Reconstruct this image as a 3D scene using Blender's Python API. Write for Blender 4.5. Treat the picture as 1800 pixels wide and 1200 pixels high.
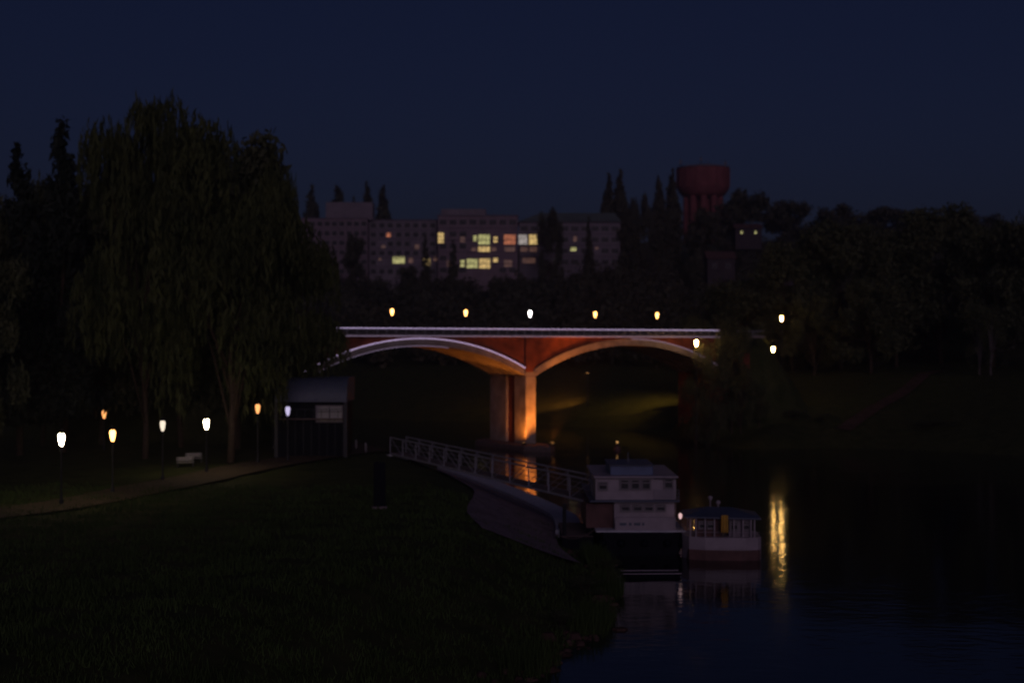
import bpy, math, random
import numpy as np
from mathutils import Vector, Matrix

random.seed(7)
rng = np.random.default_rng(7)
S = bpy.context.scene
C = S.collection
for o in list(bpy.data.objects):
    bpy.data.objects.remove(o)
R = math.radians

# ------------------------------------------------------------------ camera
F = 2400.0          # focal length in photograph pixels (1800 wide)
H = 15.7            # eye height above the river
HZ = 605.0          # horizon row
cam = bpy.data.cameras.new('camera')
cam.sensor_width = 36.0
cam.lens = F / 1800 * 36
cam.clip_start = 0.5
cam.clip_end = 6000
co = bpy.data.objects.new('camera', cam)
C.objects.link(co)
co.location = (0, 0, H)
co.rotation_euler = (R(90) + math.atan((HZ - 600) / F), 0, 0)
cam.dof.use_dof = True
cam.dof.focus_distance = 45
cam.dof.aperture_fstop = 0.42
S.camera = co

# ------------------------------------------------------------------ sky, faint town glow, exposure
W = bpy.data.worlds.new('World')
S.world = W
W.use_nodes = True
nt = W.node_tree
nt.nodes.clear()
sky = nt.nodes.new('ShaderNodeTexSky')
sky.sky_type = 'NISHITA'
sky.sun_disc = False
sky.sun_elevation = R(18)
sky.sun_rotation = R(180)
sky.air_density = 1.0
sky.dust_density = 2.5
sky.ozone_density = 1.0
bg = nt.nodes.new('ShaderNodeBackground')
bg.inputs['Strength'].default_value = 0.0053   # night: the same sky, thousands of times dimmer
ow = nt.nodes.new('ShaderNodeOutputWorld')
tint = nt.nodes.new('ShaderNodeMix')
tint.data_type = 'RGBA'
tint.blend_type = 'MULTIPLY'
tint.inputs['Factor'].default_value = 1.0
tint.inputs['B'].default_value = (.42, .46, 1.05, 1)
nt.links.new(sky.outputs[0], tint.inputs['A'])
nt.links.new(tint.outputs['Result'], bg.inputs[0])
nt.links.new(bg.outputs[0], ow.inputs[0])

sun = bpy.data.lights.new('sun', 'SUN')
sun.energy = 0.20
sun.angle = R(25)
sun.color = (1.0, 0.74, 0.98)
so = bpy.data.objects.new('sun', sun)
C.objects.link(so)
so.rotation_euler = (R(74), 0, R(8))

S.view_settings.view_transform = 'Standard'
S.view_settings.look = 'None'
S.view_settings.exposure = 0
S.view_settings.gamma = 1
S.view_settings.use_curve_mapping = False
S.render.engine = 'CYCLES'
S.cycles.sample_clamp_indirect = 20.0
S.cycles.max_bounces = 5


# ------------------------------------------------------------------ helpers
def at(px, py, D):
    """photograph pixel + distance -> world point"""
    return Vector(((px - 900) / F * D, D, H + (HZ - py) / F * D))


def tag(o, label=None, cat=None, group=None, kind=None):
    if label: o['label'] = label
    if cat: o['category'] = cat
    if group: o['group'] = group
    if kind: o['kind'] = kind
    return o


def link(name, data, parent=None, loc=None, rot=None, scale=None):
    o = bpy.data.objects.new(name, data)
    C.objects.link(o)
    if parent: o.parent = parent
    if loc is not None: o.location = loc
    if rot is not None: o.rotation_euler = rot
    if scale is not None: o.scale = scale
    return o


def empty(name, loc=(0, 0, 0), rz=0, label=None, cat=None, group=None):
    o = link(name, None, None, loc, (0, 0, rz))
    o.empty_display_size = 0.3
    return tag(o, label, cat, group)


def copy_tree(o, parent=None):
    c = o.copy()
    C.objects.link(c)
    c.parent = parent
    for ch in list(o.children):
        copy_tree(ch, c)
    return c


class MB:
    def __init__(s):
        s.v = []
        s.f = []

    def add(s, vs, fs):
        n = len(s.v)
        s.v += [tuple(v) for v in vs]
        s.f += [tuple(n + i for i in f) for f in fs]
        return s

    def box(s, a, b):
        x0, y0, z0 = a
        x1, y1, z1 = b
        if x0 > x1: x0, x1 = x1, x0
        if y0 > y1: y0, y1 = y1, y0
        if z0 > z1: z0, z1 = z1, z0
        return s.add([(x0, y0, z0), (x1, y0, z0), (x1, y1, z0), (x0, y1, z0), (x0, y0, z1), (x1, y0, z1), (x1, y1, z1), (x0, y1, z1)],
                     [(0, 3, 2, 1), (4, 5, 6, 7), (0, 1, 5, 4), (1, 2, 6, 5), (2, 3, 7, 6), (3, 0, 4, 7)])

    def bev(s, a, b, r=0.03):
        """box with chamfered vertical and top edges"""
        x0, y0, z0 = a
        x1, y1, z1 = b
        def ring(i, z): return [(x0 + i + r, y0 + i, z), (x1 - i - r, y0 + i, z), (x1 - i, y0 + i + r, z), (x1 - i, y1 - i - r, z),
                                (x1 - i - r, y1 - i, z), (x0 + i + r, y1 - i, z), (x0 + i, y1 - i - r, z), (x0 + i, y0 + i + r, z)]
        vs = ring(0, z0) + ring(0, z1 - r) + ring(r, z1)
        fs = [tuple(range(7, -1, -1)), tuple(range(16, 24))]
        for k in range(2):
            for i in range(8):
                j = (i + 1) % 8
                fs.append((k * 8 + i, k * 8 + j, k * 8 + 8 + j, k * 8 + 8 + i))
        return s.add(vs, fs)

    def rings(s, rings, cap=True):
        n = len(rings[0])
        vs = [p for r in rings for p in r]
        fs = []
        for k in range(len(rings) - 1):
            for i in range(n):
                j = (i + 1) % n
                fs.append((k * n + i, k * n + j, (k + 1) * n + j, (k + 1) * n + i))
        if cap:
            fs.append(tuple(range(n - 1, -1, -1)))
            fs.append(tuple((len(rings) - 1) * n + i for i in range(n)))
        return s.add(vs, fs)

    def lathe(s, prof, n=12, c=(0, 0, 0), ph=0):
        return s.rings([[(c[0] + r * math.cos(2 * math.pi * i / n + ph), c[1] + r * math.sin(2 * math.pi * i / n + ph), c[2] + z) for i in range(n)]
                        for r, z in prof])

    def tube(s, pts, r, n=6):
        pts = [Vector(p) for p in pts]
        rr = r if isinstance(r, (list, tuple)) else [r] * len(pts)
        rs = []
        for i, p in enumerate(pts):
            t = (pts[min(i + 1, len(pts) - 1)] - pts[max(i - 1, 0)]).normalized()
            a = t.orthogonal().normalized() if abs(t.z) > .95 else t.cross(Vector((0, 0, 1))).normalized()
            b = t.cross(a)
            rs.append([p + (a * math.cos(2 * math.pi * k / n) + b * math.sin(2 * math.pi * k / n)) * rr[i] for k in range(n)])
        return s.rings(rs)

    def mesh(s, name, m, smooth=False):
        me = bpy.data.meshes.new(name)
        me.from_pydata(s.v, [], s.f)
        me.materials.append(m)
        if smooth:
            me.polygons.foreach_set('use_smooth', [True] * len(me.polygons))
        me.update()
        return me

    def build(s, name, m, parent=None, smooth=False, **kw):
        o = link(name, s.mesh(name, m, smooth), parent)
        return tag(o, **kw)


# ------------------------------------------------------------------ materials
def mat(name, col, rough=0.7, var=0.25, scale=1.5, bump=0.0, bscale=None, metal=0.0, col2=None, spec=0.5, det=6):
    m = bpy.data.materials.new(name)
    m.use_nodes = True
    n = m.node_tree.nodes
    l = m.node_tree.links
    p = n['Principled BSDF']
    tc = n.new('ShaderNodeTexCoord')
    no = n.new('ShaderNodeTexNoise')
    no.inputs['Scale'].default_value = scale
    no.inputs['Detail'].default_value = det
    no.inputs['Roughness'].default_value = 0.65
    l.new(tc.outputs['Object'], no.inputs['Vector'])
    cr = n.new('ShaderNodeValToRGB')
    a = tuple(c * (1 - var) for c in col)
    b = tuple(min(1, c * (1 + var)) for c in col) if col2 is None else col2
    cr.color_ramp.elements[0].position = 0.32
    cr.color_ramp.elements[1].position = 0.68
    cr.color_ramp.elements[0].color = (*a, 1)
    cr.color_ramp.elements[1].color = (*b, 1)
    l.new(no.outputs['Fac'], cr.inputs['Fac'])
    l.new(cr.outputs['Color'], p.inputs['Base Color'])
    p.inputs['Roughness'].default_value = rough
    p.inputs['Metallic'].default_value = metal
    p.inputs['Specular IOR Level'].default_value = spec
    if bump:
        nb = n.new('ShaderNodeTexNoise')
        nb.inputs['Scale'].default_value = bscale or scale * 6
        nb.inputs['Detail'].default_value = 5
        l.new(tc.outputs['Object'], nb.inputs['Vector'])
        bp = n.new('ShaderNodeBump')
        bp.inputs['Strength'].default_value = bump
        bp.inputs['Distance'].default_value = 0.05
        l.new(nb.outputs['Fac'], bp.inputs['Height'])
        l.new(bp.outputs['Normal'], p.inputs['Normal'])
    return m


def emit(name, col, strength):
    m = bpy.data.materials.new(name)
    m.use_nodes = True
    n = m.node_tree.nodes
    p = n['Principled BSDF']
    p.inputs['Base Color'].default_value = (0.3, 0.3, 0.3, 1)
    p.inputs['Emission Color'].default_value = (*col, 1)
    p.inputs['Emission Strength'].default_value = strength
    return m


def window_glow(name, col, strength):
    """lit room behind a pane: uneven emission (curtain, furniture)"""
    m = emit(name, col, strength)
    n = m.node_tree.nodes
    l = m.node_tree.links
    p = n['Principled BSDF']
    tc = n.new('ShaderNodeTexCoord')
    no = n.new('ShaderNodeTexNoise')
    no.inputs['Scale'].default_value = 1.1
    no.inputs['Detail'].default_value = 3
    l.new(tc.outputs['Object'], no.inputs['Vector'])
    mr = n.new('ShaderNodeMapRange')
    mr.inputs['From Min'].default_value = 0.3
    mr.inputs['From Max'].default_value = 0.7
    mr.inputs['To Min'].default_value = 0.35 * strength
    mr.inputs['To Max'].default_value = 1.3 * strength
    l.new(no.outputs['Fac'], mr.inputs['Value'])
    l.new(mr.outputs['Result'], p.inputs['Emission Strength'])
    return m


def leafmat(name, col, col2):
    m = mat(name, col, 0.75, 0.3, 0.35, col2=col2, spec=0.25, det=4)
    p = m.node_tree.nodes['Principled BSDF']
    p.inputs['Subsurface Weight'].default_value = 0.0
    return m


M = dict(
    grass=mat('grass_ground', (.045, .062, .018), .95, .35, .6, .6, 9, col2=(.075, .08, .03), spec=.1),
    blade=mat('grass_blade', (.05, .08, .02), .8, .3, .3, spec=.2),
    path=mat('path_gravel', (.095, .070, .05), .95, .25, 1.2, .5, 30, spec=.15),
    stone=mat('embankment_stone', (.24, .18, .20), .9, .3, .9, .5, 8, spec=.2),
    dim=mat('dark_plaster', (.075, .06, .07), .9, .25, .6, spec=.15),
    earth=mat('trodden_earth', (.09, .055, .045), .95, .4, .8, .5, 9, spec=.1),
    kerb=mat('pale_concrete', (.55, .54, .60), .85, .2, 1.3, .3, 10, spec=.3),
    brick=mat('brick_red', (.14, .045, .03), .9, .25, .5, .5, 12, col2=(.32, .09, .045), spec=.15, det=10),
    concrete=mat('bridge_concrete', (.27, .22, .18), .85, .3, .45, .5, 5, col2=(.42, .36, .31), spec=.2, det=9),
    iron=mat('dark_iron', (.035, .035, .04), .5, .3, 4, metal=.6),
    rail=mat('painted_rail', (.35, .34, .36), .5, .2, 3),
    plaster=mat('mauve_plaster', (.27, .20, .23), .9, .18, .25, spec=.2),
    plaster2=mat('grey_plaster', (.25, .21, .24), .9, .18, .22, spec=.2),
    band=mat('facade_band', (.16, .13, .16), .9, .2, .3, spec=.2),
    roofm=mat('roof_metal', (.16, .19, .17), .6, .2, .2, metal=.1),
    glassd=mat('dark_pane', (.012, .013, .018), .4, .3, 1.0, spec=.25),
    frame=mat('window_frame', (.20, .175, .19), .6, .15, 2),
    tower=mat('tower_brick', (.24, .075, .080), .9, .25, .25, .3, 3, spec=.2),
    bark=mat('bark', (.07, .05, .035), .95, .35, 3, .7, 14, spec=.1),
    pbark=mat('pale_bark', (.16, .14, .14), .9, .5, 2.5, .5, 12, spec=.1),
    willow=leafmat('willow_leaves', (.04, .055, .015), (.10, .115, .035)),
    broad=leafmat('broad_leaves', (.045, .058, .025), (.11, .12, .055)),
    conif=leafmat('conifer_needles', (.014, .022, .016), (.035, .045, .028)),
    far=leafmat('far_leaves', (.050, .050, .036), (.10, .10, .065)),
    white=mat('boat_white', (.34, .285, .32), .55, .15, .8, .15, 6),
    bluep=mat('boat_blue', (.10, .14, .26), .5, .2, 1.0),
    hull=mat('hull_dark', (.004, .005, .010), .6, .3, 1.0, spec=.1),
    redbr=mat('rust_brown', (.12, .06, .055), .8, .3, 1.2),
    navy=mat('navy_panel', (.008, .010, .035), .5, .2, 1.0),
    roofb=mat('blue_grey_roof', (.07, .085, .13), .5, .2, .8),
    steel=mat('gangway_steel', (.28, .27, .32), .5, .15, 1.5),
    dock=mat('dock_timber', (.14, .10, .09), .9, .3, 1.5, .4, 9),
    yel=mat('yellow_cloth', (.55, .32, .05), .9, .2, 2),
    bench=mat('white_bench', (.35, .33, .32), .6, .1, 2),
    lamp_o=emit('lamp_sodium', (1.0, .47, .12), 7),
    lamp_o2=emit('lamp_sodium_dim', (1.0, .40, .12), 1.6),
    lamp_w=emit('lamp_white', (1.0, .90, .85), 14),
    lamp_x=emit('lamp_sodium_strong', (1.0, .52, .16), 110),
    lamp_g=emit('lamp_sodium_bank', (1.0, .58, .17), 75),
    lamp_y=emit('lamp_warm_white', (1.0, .80, .48), 60),
    lamp_w2=emit('lamp_white_dim', (1.0, .85, .65), 1.1),
    lamp_b=emit('lamp_cool_dim', (.75, .66, 1.0), .8),
    led=emit('led_violet', (.62, .48, .80), .95),
    led2=emit('led_violet_faint', (.62, .46, .74), .42),
    flood=emit('flood_lens', (1.0, .45, .12), 2),
    win_y=window_glow('room_yellow', (1.0, .68, .24), .80),
    win_g=window_glow('room_greenish', (.90, .85, .32), .62),
    win_r=window_glow('room_red', (1.0, .30, .12), .50),
    win_w=window_glow('room_pale', (.85, .75, .68), .50),
    win_d2=window_glow('room_faint', (.75, .45, .32), .006),
    win_d=window_glow('room_dim', (.75, .34, .20), .12),
)

# water
wm = bpy.data.materials.new('river_water')
wm.use_nodes = True
n = wm.node_tree.nodes
l = wm.node_tree.links
p = n['Principled BSDF']
p.inputs['Base Color'].default_value = (.010, .011, .012, 1)
p.inputs['Roughness'].default_value = 0.07
p.inputs['IOR'].default_value = 1.42
tc = n.new('ShaderNodeTexCoord')
mp = n.new('ShaderNodeMapping')
mp.inputs['Scale'].default_value = (.55, 1.0, 1)
mp.inputs['Rotation'].default_value = (0, 0, R(12))
l.new(tc.outputs['Object'], mp.inputs['Vector'])
n1 = n.new('ShaderNodeTexNoise'); n1.inputs['Scale'].default_value = 1.3; n1.inputs['Detail'].default_value = 3
n2 = n.new('ShaderNodeTexNoise'); n2.inputs['Scale'].default_value = 0.12; n2.inputs['Detail'].default_value = 2
l.new(mp.outputs[0], n1.inputs['Vector']); l.new(mp.outputs[0], n2.inputs['Vector'])
mx = n.new('ShaderNodeMath'); mx.operation = 'MULTIPLY_ADD'; mx.inputs[1].default_value = 2.5
l.new(n2.outputs['Fac'], mx.inputs[0]); l.new(n1.outputs['Fac'], mx.inputs[2])
bp = n.new('ShaderNodeBump'); bp.inputs['Strength'].default_value = 1.0; bp.inputs['Distance'].default_value = 0.02
l.new(mx.outputs[0], bp.inputs['Height']); l.new(bp.outputs['Normal'], p.inputs['Normal'])
M['water'] = wm

# ------------------------------------------------------------------ terrain
LEFT = [(-40, -60), (-26, 0), (-12, 35), (-4, 52), (.5, 63), (4.6, 74), (6.5, 84), (6.8, 95), (5.6, 103), (5.6, 119), (2.2, 134.6), (-3.2, 154), (-9.8, 175),
        (-18, 204), (-29, 235), (-60, 262), (-150, 285), (-600, 330)]
RIGHT = [(500, -100), (260, 20), (130, 130), (95, 172), (72, 193), (56, 206), (46, 207), (35, 204), (31.5, 216), (24, 248), (0, 274), (-60, 300), (-150, 330), (-600, 380)]


def side_dist(P, poly):
    """signed distance (positive on the left-hand side of the line's direction)"""
    P = np.asarray(P, float)
    best = np.full(len(P), 1e9)
    sgn = np.ones(len(P))
    for a, b in zip(poly[:-1], poly[1:]):
        a = np.array(a, float); b = np.array(b, float)
        d = b - a
        t = np.clip(((P - a) @ d) / (d @ d), 0, 1)
        q = a + t[:, None] * d
        v = P - q
        ds = np.hypot(v[:, 0], v[:, 1])
        s = np.sign(d[0] * v[:, 1] - d[1] * v[:, 0])
        m = ds < best - 1e-9
        best[m] = ds[m]
        sgn[m] = s[m]
    return best * sgn


def inside(P, poly):
    P = np.asarray(P, float)
    x, y = P[:, 0], P[:, 1]
    r = np.zeros(len(P), bool)
    for (x0, y0), (x1, y1) in zip(poly, poly[1:] + poly[:1]):
        c = ((y0 > y) != (y1 > y)) & (x < (x1 - x0) * (y - y0) / ((y1 - y0) or 1e-9) + x0)
        r ^= c
    return r


LPOLY = LEFT + [(-9000, 330), (-9000, -900), (-40, -900)]
RPOLY = RIGHT + [(-9000, 380), (-9000, 9000), (9000, 9000), (9000, -100)]


def inland(P, poly, line):
    d = np.abs(side_dist(P, line))
    return np.where(inside(P, poly), d, -d)


def noise2(x, y, s):
    return (np.sin(x * s + 1.3 * np.sin(y * s * .7)) + np.sin(y * s * 1.3 + 2.1 + np.sin(x * s * .6)) + .5 * np.sin((x + y) * s * 2.3 + .7)) / 2.5


def height(x, y):
    x = np.atleast_1d(np.asarray(x, float)); y = np.atleast_1d(np.asarray(y, float))
    P = np.stack([x, y], 1)
    dl = inland(P, LPOLY, LEFT)           # inland of the left bank
    dr = inland(P, RPOLY, RIGHT)         # inland of the right bank
    t = np.clip(dl / 13, 0, 1)
    zl = np.where(dl > 0, 4 * (t * t * (3 - 2 * t)) * .75 + 4 * t * .25, np.maximum(dl * .3, -3))
    zl = zl + np.where(dl > 13, .18 * noise2(x, y, .11), 0)
    # approach embankment of the bridge on the left
    e = np.clip((dl - 40) / 60, 0, 1) * np.clip((y - 170) / 60, 0, 1)
    zl = zl + 12 * e
    e = np.hypot(x - (-44), (y - 181))
    zl = np.where(dl > 0, np.maximum(zl, np.minimum(16.5, 16.5 - (e - 9) * 1.2)), zl)
    t2 = np.clip(dr / 48, 0, 1)
    zr = np.where(dr > 0, 10.4 * (t2 ** .85) + np.clip(dr - 60, 0, 520) * .135, np.maximum(dr * .3, -3))
    zr = zr + np.where(dr > 3, .35 * noise2(x, y, .07), 0)
    e = np.hypot(x - 40, y - 232)
    zr = np.where(dr > 0, np.maximum(zr, np.minimum(16.6, 16.6 - (e - 3) * 1.6)), zr)
    z = np.where(dl > 0, zl, np.where(dr > 0, zr, np.maximum(zl, zr)))
    return z


def hz(x, y): return float(height(x, y)[0])


def axis(segs):
    out = []
    for a, b, st in segs:
        out += list(np.arange(a, b, st))
    out.append(segs[-1][1])
    return np.array(out)


xs = axis([(-1500, -600, 150), (-600, -160, 22), (-160, -60, 5), (-60, 80, 1.25), (80, 220, 5), (220, 640, 22), (640, 1500, 150)])
ys = axis([(-300, 20, 20), (20, 130, 1.25), (130, 300, 2.5), (300, 620, 12), (620, 1500, 80)])
X, Y = np.meshgrid(xs, ys)
Z = height(X.ravel(), Y.ravel())
micro = .05 * rng.standard_normal(len(Z))
Z = Z + np.where(Z > .3, micro, 0)
nx, ny = len(xs), len(ys)
V = np.stack([X.ravel(), Y.ravel(), Z], 1)
idx = np.arange(nx * ny).reshape(ny, nx)
Q = np.stack([idx[:-1, :-1].ravel(), idx[:-1, 1:].ravel(), idx[1:, 1:].ravel(), idx[1:, :-1].ravel()], 1)
me = bpy.data.meshes.new('ground')
me.from_pydata(V.tolist(), [], Q.tolist())
me.polygons.foreach_set('use_smooth', [True] * len(me.polygons))
me.materials.append(M['grass'])
tag(link('ground', me), 'dark grassy river banks rising to a wooded hillside', kind='structure')

MB().add([(-1500, -300, 0), (1500, -300, 0), (1500, 1500, 0), (-1500, 1500, 0)], [(0, 1, 2, 3)]).build('water', M['water'], label='dark calm river with gold lamp reflections', kind='structure')


def offset_line(poly, d0):
    out = []
    P = [Vector(p) for p in poly]
    for i, p in enumerate(P):
        t = (P[min(i + 1, len(P) - 1)] - P[max(i - 1, 0)]).normalized()
        out.append(p + Vector((-t.y, t.x)) * d0)
    return out


def dense(poly, k=6):
    """Catmull-Rom"""
    P = [Vector(p) for p in poly]
    out = []
    for i in range(len(P) - 1):
        a, b, c, d = P[max(i - 1, 0)], P[i], P[i + 1], P[min(i + 2, len(P) - 1)]
        for j in range(k):
            t = j / k
            out.append(.5 * ((2 * b) + (c - a) * t + (2 * a - 5 * b + 4 * c - d) * t * t + (3 * b - a - 3 * c + d) * t ** 3))
    out.append(P[-1])
    return out


def strip(name, poly, offs, m, lift, **kw):
    """sheet following the ground between offsets of a line"""
    rows = [offset_line(poly, o) for o in offs]
    mb = MB()
    vs = []
    for i in range(len(poly)):
        for r in rows:
            vs.append((r[i].x, r[i].y, hz(r[i].x, r[i].y) + lift))
    n = len(offs)
    fs = [(i * n + j, (i + 1) * n + j, (i + 1) * n + j + 1, i * n + j + 1) for i in range(len(poly) - 1) for j in range(n - 1)]
    fs = [f[::-1] for f in fs]
    return mb.add(vs, fs).build(name, m, smooth=True, **kw)


shore = dense(LEFT[7:14], 10)[:47]
strip('embankment', shore, [2.1, 2.6, 3.2, 4.5, 6, 7.5, 9], M['stone'], .22, label='sloping stone embankment above the water', kind='structure')
# pale kerb of the quay on top of the stone slope
kb = MB()
a = offset_line(shore, .1)
b = offset_line(shore, 2.2)
ra = []
for p, q in zip(a[14:], b[14:]):
    z = hz(p.x, p.y) + .2
    z2 = hz(q.x, q.y) + .2
    zt = max(z, z2) + .32
    ra.append([(p.x, p.y, -.8), (q.x, q.y, -.8), (q.x, q.y, zt), (p.x, p.y, zt)])
kb.rings(ra).build('kerb', M['kerb'], label='pale concrete kerb along the stone embankment', kind='structure')
lane = dense([(-52, 60), (-40, 84), (-32.5, 100), (-29.5, 112), (-26, 124), (-22.5, 135), (-17, 150), (-16, 165)], 6)
strip('path', lane, [-2.6, -1.3, 0, 1.3, 2.6], M['path'], .14, label='gravel riverside path lit by lamps', kind='structure')
strip('footpath', dense([(52, 214), (60, 226), (70, 240), (82, 262)], 6), [-1.2, 0, 1.2], M['earth'], .25, label='reddish footpath climbing the far grassy bank', kind='structure')

# ------------------------------------------------------------------ the bridge
TH = R(30)
P0 = Vector((3.6, 204, 0))


def bw(t, w, z):
    return Vector((P0.x + math.cos(TH) * t - math.sin(TH) * w, P0.y + math.sin(TH) * t + math.cos(TH) * w, z))


br = empty('arch_bridge', P0, TH, 'red and pale two-arched road bridge with violet light strips along its railing', 'bridge')
WB = 11.0
SPR, CRN = 11.0, 15.55
half = 17.3
RAD = (half ** 2 + (CRN - SPR) ** 2) / (2 * (CRN - SPR))
spans = [(-36.4, -1.8), (0.0, 34.6)]


def arcpts(t0, t1, off=0, n=40):
    c = (t0 + t1) / 2
    cz = CRN - RAD
    am = math.asin(half / RAD)
    return [(c + (RAD + off) * math.sin(-am + 2 * am * i / n), cz + (RAD + off) * math.cos(-am + 2 * am * i / n)) for i in range(n + 1)]


TOP = 16.75
for k, (t0, t1) in enumerate(spans):
    lo = arcpts(t0, t1, 0)
    hi = arcpts(t0, t1, 1.0)
    hi = [(min(max(t, t0 - .9), t1 + .9), min(z, TOP - .02)) for t, z in hi]
    # ring on each face
    for w0, w1 in ((0, .55), (WB - .55, WB)):
        rg = [[(a[0], w0, a[1]), (b[0], w0, b[1]), (b[0], w1, b[1]), (a[0], w1, a[1])] for a, b in zip(lo, hi)]
        MB().rings(rg).build('arch_ring', M['concrete'], br)
    # vault soffit with shallow ribs
    for r in range(5):
        w0 = .56 + r * 2.0
        lo2 = arcpts(t0, t1, 0.03)
        hi2 = arcpts(t0, t1, .5)
        rg = [[(a[0], w0, a[1]), (b[0], w0, b[1]), (b[0], w0 + 1.3, b[1]), (a[0], w0 + 1.3, a[1])] for a, b in zip(lo2, hi2)]
        MB().rings(rg).build('vault_rib', M['concrete'], br)
    lo3 = arcpts(t0, t1, .3)
    hi3 = arcpts(t0, t1, .6)
    rg = [[(a[0], .57, a[1]), (b[0], .57, b[1]), (b[0], WB - .57, b[1]), (a[0], WB - .57, a[1])] for a, b in zip(lo3, hi3)]
    MB().rings(rg).build('vault', M['brick'], br)
    for w0, w1 in ((.14, .54), (WB - .54, WB - .14)):
        sp = arcpts(t0, t1, .9)
        rg = []
        for t, z in sp:
            t = min(max(t, t0 - .8), t1 + .8)
            rg.append([(t, w0, min(z, TOP - .05)), (t, w0, TOP), (t, w1, TOP), (t, w1, min(z, TOP - .05))])
        MB().rings(rg).build('spandrel_wall', M['brick'], br)
# pier: two shafts with a recess between, on a cutwater plinth
MB().bev((-1.8, 0, 0.9), (0, 3.4, SPR), .1).build('pier_shaft', M['concrete'], br)
MB().bev((-1.8, 5.8, 0.9), (0, WB, SPR), .1).build('pier_shaft', M['concrete'], br)
MB().box((-1.45, 3.4, 0.9), (-.35, 5.8, SPR - .3)).build('pier_web', M['brick'], br)
pl = [(-3.6, -2.5), (-.9, -5.6), (1.8, -2.5), (1.8, WB + 1.5), (-.9, WB + 4), (-3.6, WB + 1.5)]
MB().rings([[(x, y, -3) for x, y in pl], [(x, y, .55) for x, y in pl], [(x * .96 - .04, y * .97, .85) for x, y in pl]]).build('pier_plinth', M['dock'], br)
MB().box((-2.0, -.08, SPR), (.2, WB + .08, SPR + .6)).build('impost', M['concrete'], br)
MB().box((-1.7, .10, SPR + .6), (-.1, WB - .1, TOP)).build('spandrel_core', M['brick'], br)
MB().bev((-1.9, -.22, SPR + .6), (-.5, .09, TOP - .01), .05).build('pilaster', M['brick'], br)
# abutments
for a0, a1 in ((-50, -36.4), (34.6, 41)):
    MB().box((a0, .05, -1), (a1, WB - .05, TOP)).build('abutment', M['brick'], br)
MB().box((-52, -.30, TOP), (44, WB + .30, TOP + .28)).build('cornice', M['concrete'], br)
MB().box((-52, .5, TOP + .28), (44, WB - .5, TOP + .36)).build('deck', M['stone'], br)
for w in (-.12, WB - .02):
    MB().box((-52, w, 17.84), (44, w + .14, 17.94)).build('handrail', M['rail'], br)
    MB().box((-52, w + .03, 17.1), (44, w + .09, 17.15)).build('lower_rail', M['rail'], br)
rp = MB().box((-.05, -.05, TOP + .28), (.05, .05, 17.84)).mesh('railing_post', M['rail'])
for i in range(58):
    link('railing_post', rp, br, (-44 + i * 1.5, -.05, 0))
bal = MB()
for i in range(58 * 6):
    t = -44 + i * .25
    if i % 6: bal.box((t - .012, -.062, 17.15), (t + .012, -.038, 17.84))
bal.build('balusters', M['rail'], br, kind='stuff')
# light strips
MB().tube([(-52, -.20, 17.97), (36, -.20, 17.97)], .05, 6).build('light_strip', M['led'], br)
MB().tube([(-52, -.34, TOP + .12), (36, -.34, TOP + .12)], .035, 6).build('light_strip', M['led2'], br)
e0 = [(t, -.06, z) for t, z in arcpts(*spans[0], 1.0)]
MB().tube([(t, w, min(z, TOP - .2)) for t, w, z in e0], .06, 6).build('arch_light_strip', M['led'], br)
e1 = [(t, -.06, z) for t, z in arcpts(*spans[1], 1.0)][20:]
MB().tube([(t, w, min(z, TOP - .2)) for t, w, z in e1], .04, 6).build('arch_light_strip', M['led2'], br)
e2 = [(t, .3, z - .06) for t, z in arcpts(*spans[0], 0)][2:26]
MB().tube(e2, .035, 6).build('soffit_light_strip', M['led2'], br)


def floodlight(loc, aim, energy, label, size=75, col=(1, .28, .035)):
    d = (aim - loc).normalized()
    r = empty('floodlight', loc, math.atan2(d.y, d.x) - math.pi / 2, label, 'floodlight', 'floodlights at the foot of the bridge')
    MB().box((-.3, -.1, 0), (.3, .1, .06)).build('bracket', M['iron'], r)
    el = math.asin(d.z)
    hd = MB().bev((-.28, -.18, 0), (.28, .18, .22), .03).build('housing', M['iron'], r)
    hd.location = (0, 0, .12)
    hd.rotation_euler = (-(math.pi / 2 - el), 0, 0)
    ln = MB().box((-.24, -.14, .225), (.24, .14, .235)).build('lens', M['flood'], hd)
    sp = bpy.data.lights.new('flood_beam', 'SPOT')
    sp.energy = energy
    sp.color = col
    sp.spot_size = R(size)
    sp.spot_blend = .9
    sp.shadow_soft_size = .15
    q = link('flood_beam', sp)
    q.location = loc + d * .45 + Vector((0, 0, .12))
    q.rotation_euler = d.to_track_quat('-Z', 'Y').to_euler()
    return r


floodlight(bw(.2, -4.6, .86), bw(-.3, .2, 11.5), 6000, 'floodlight on the pier plinth aimed at its narrow front face', 110)
floodlight(bw(-2.9, -1.5, .86), bw(-3.0, 6.0, 10), 1700, 'floodlight on the pier plinth aimed up the left vault', 115)
floodlight(bw(1.4, -2.0, .86), bw(8.0, .2, 14), 32000, 'floodlight on the pier plinth aimed along the right arch', 60, (1, .28, .035))

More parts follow.
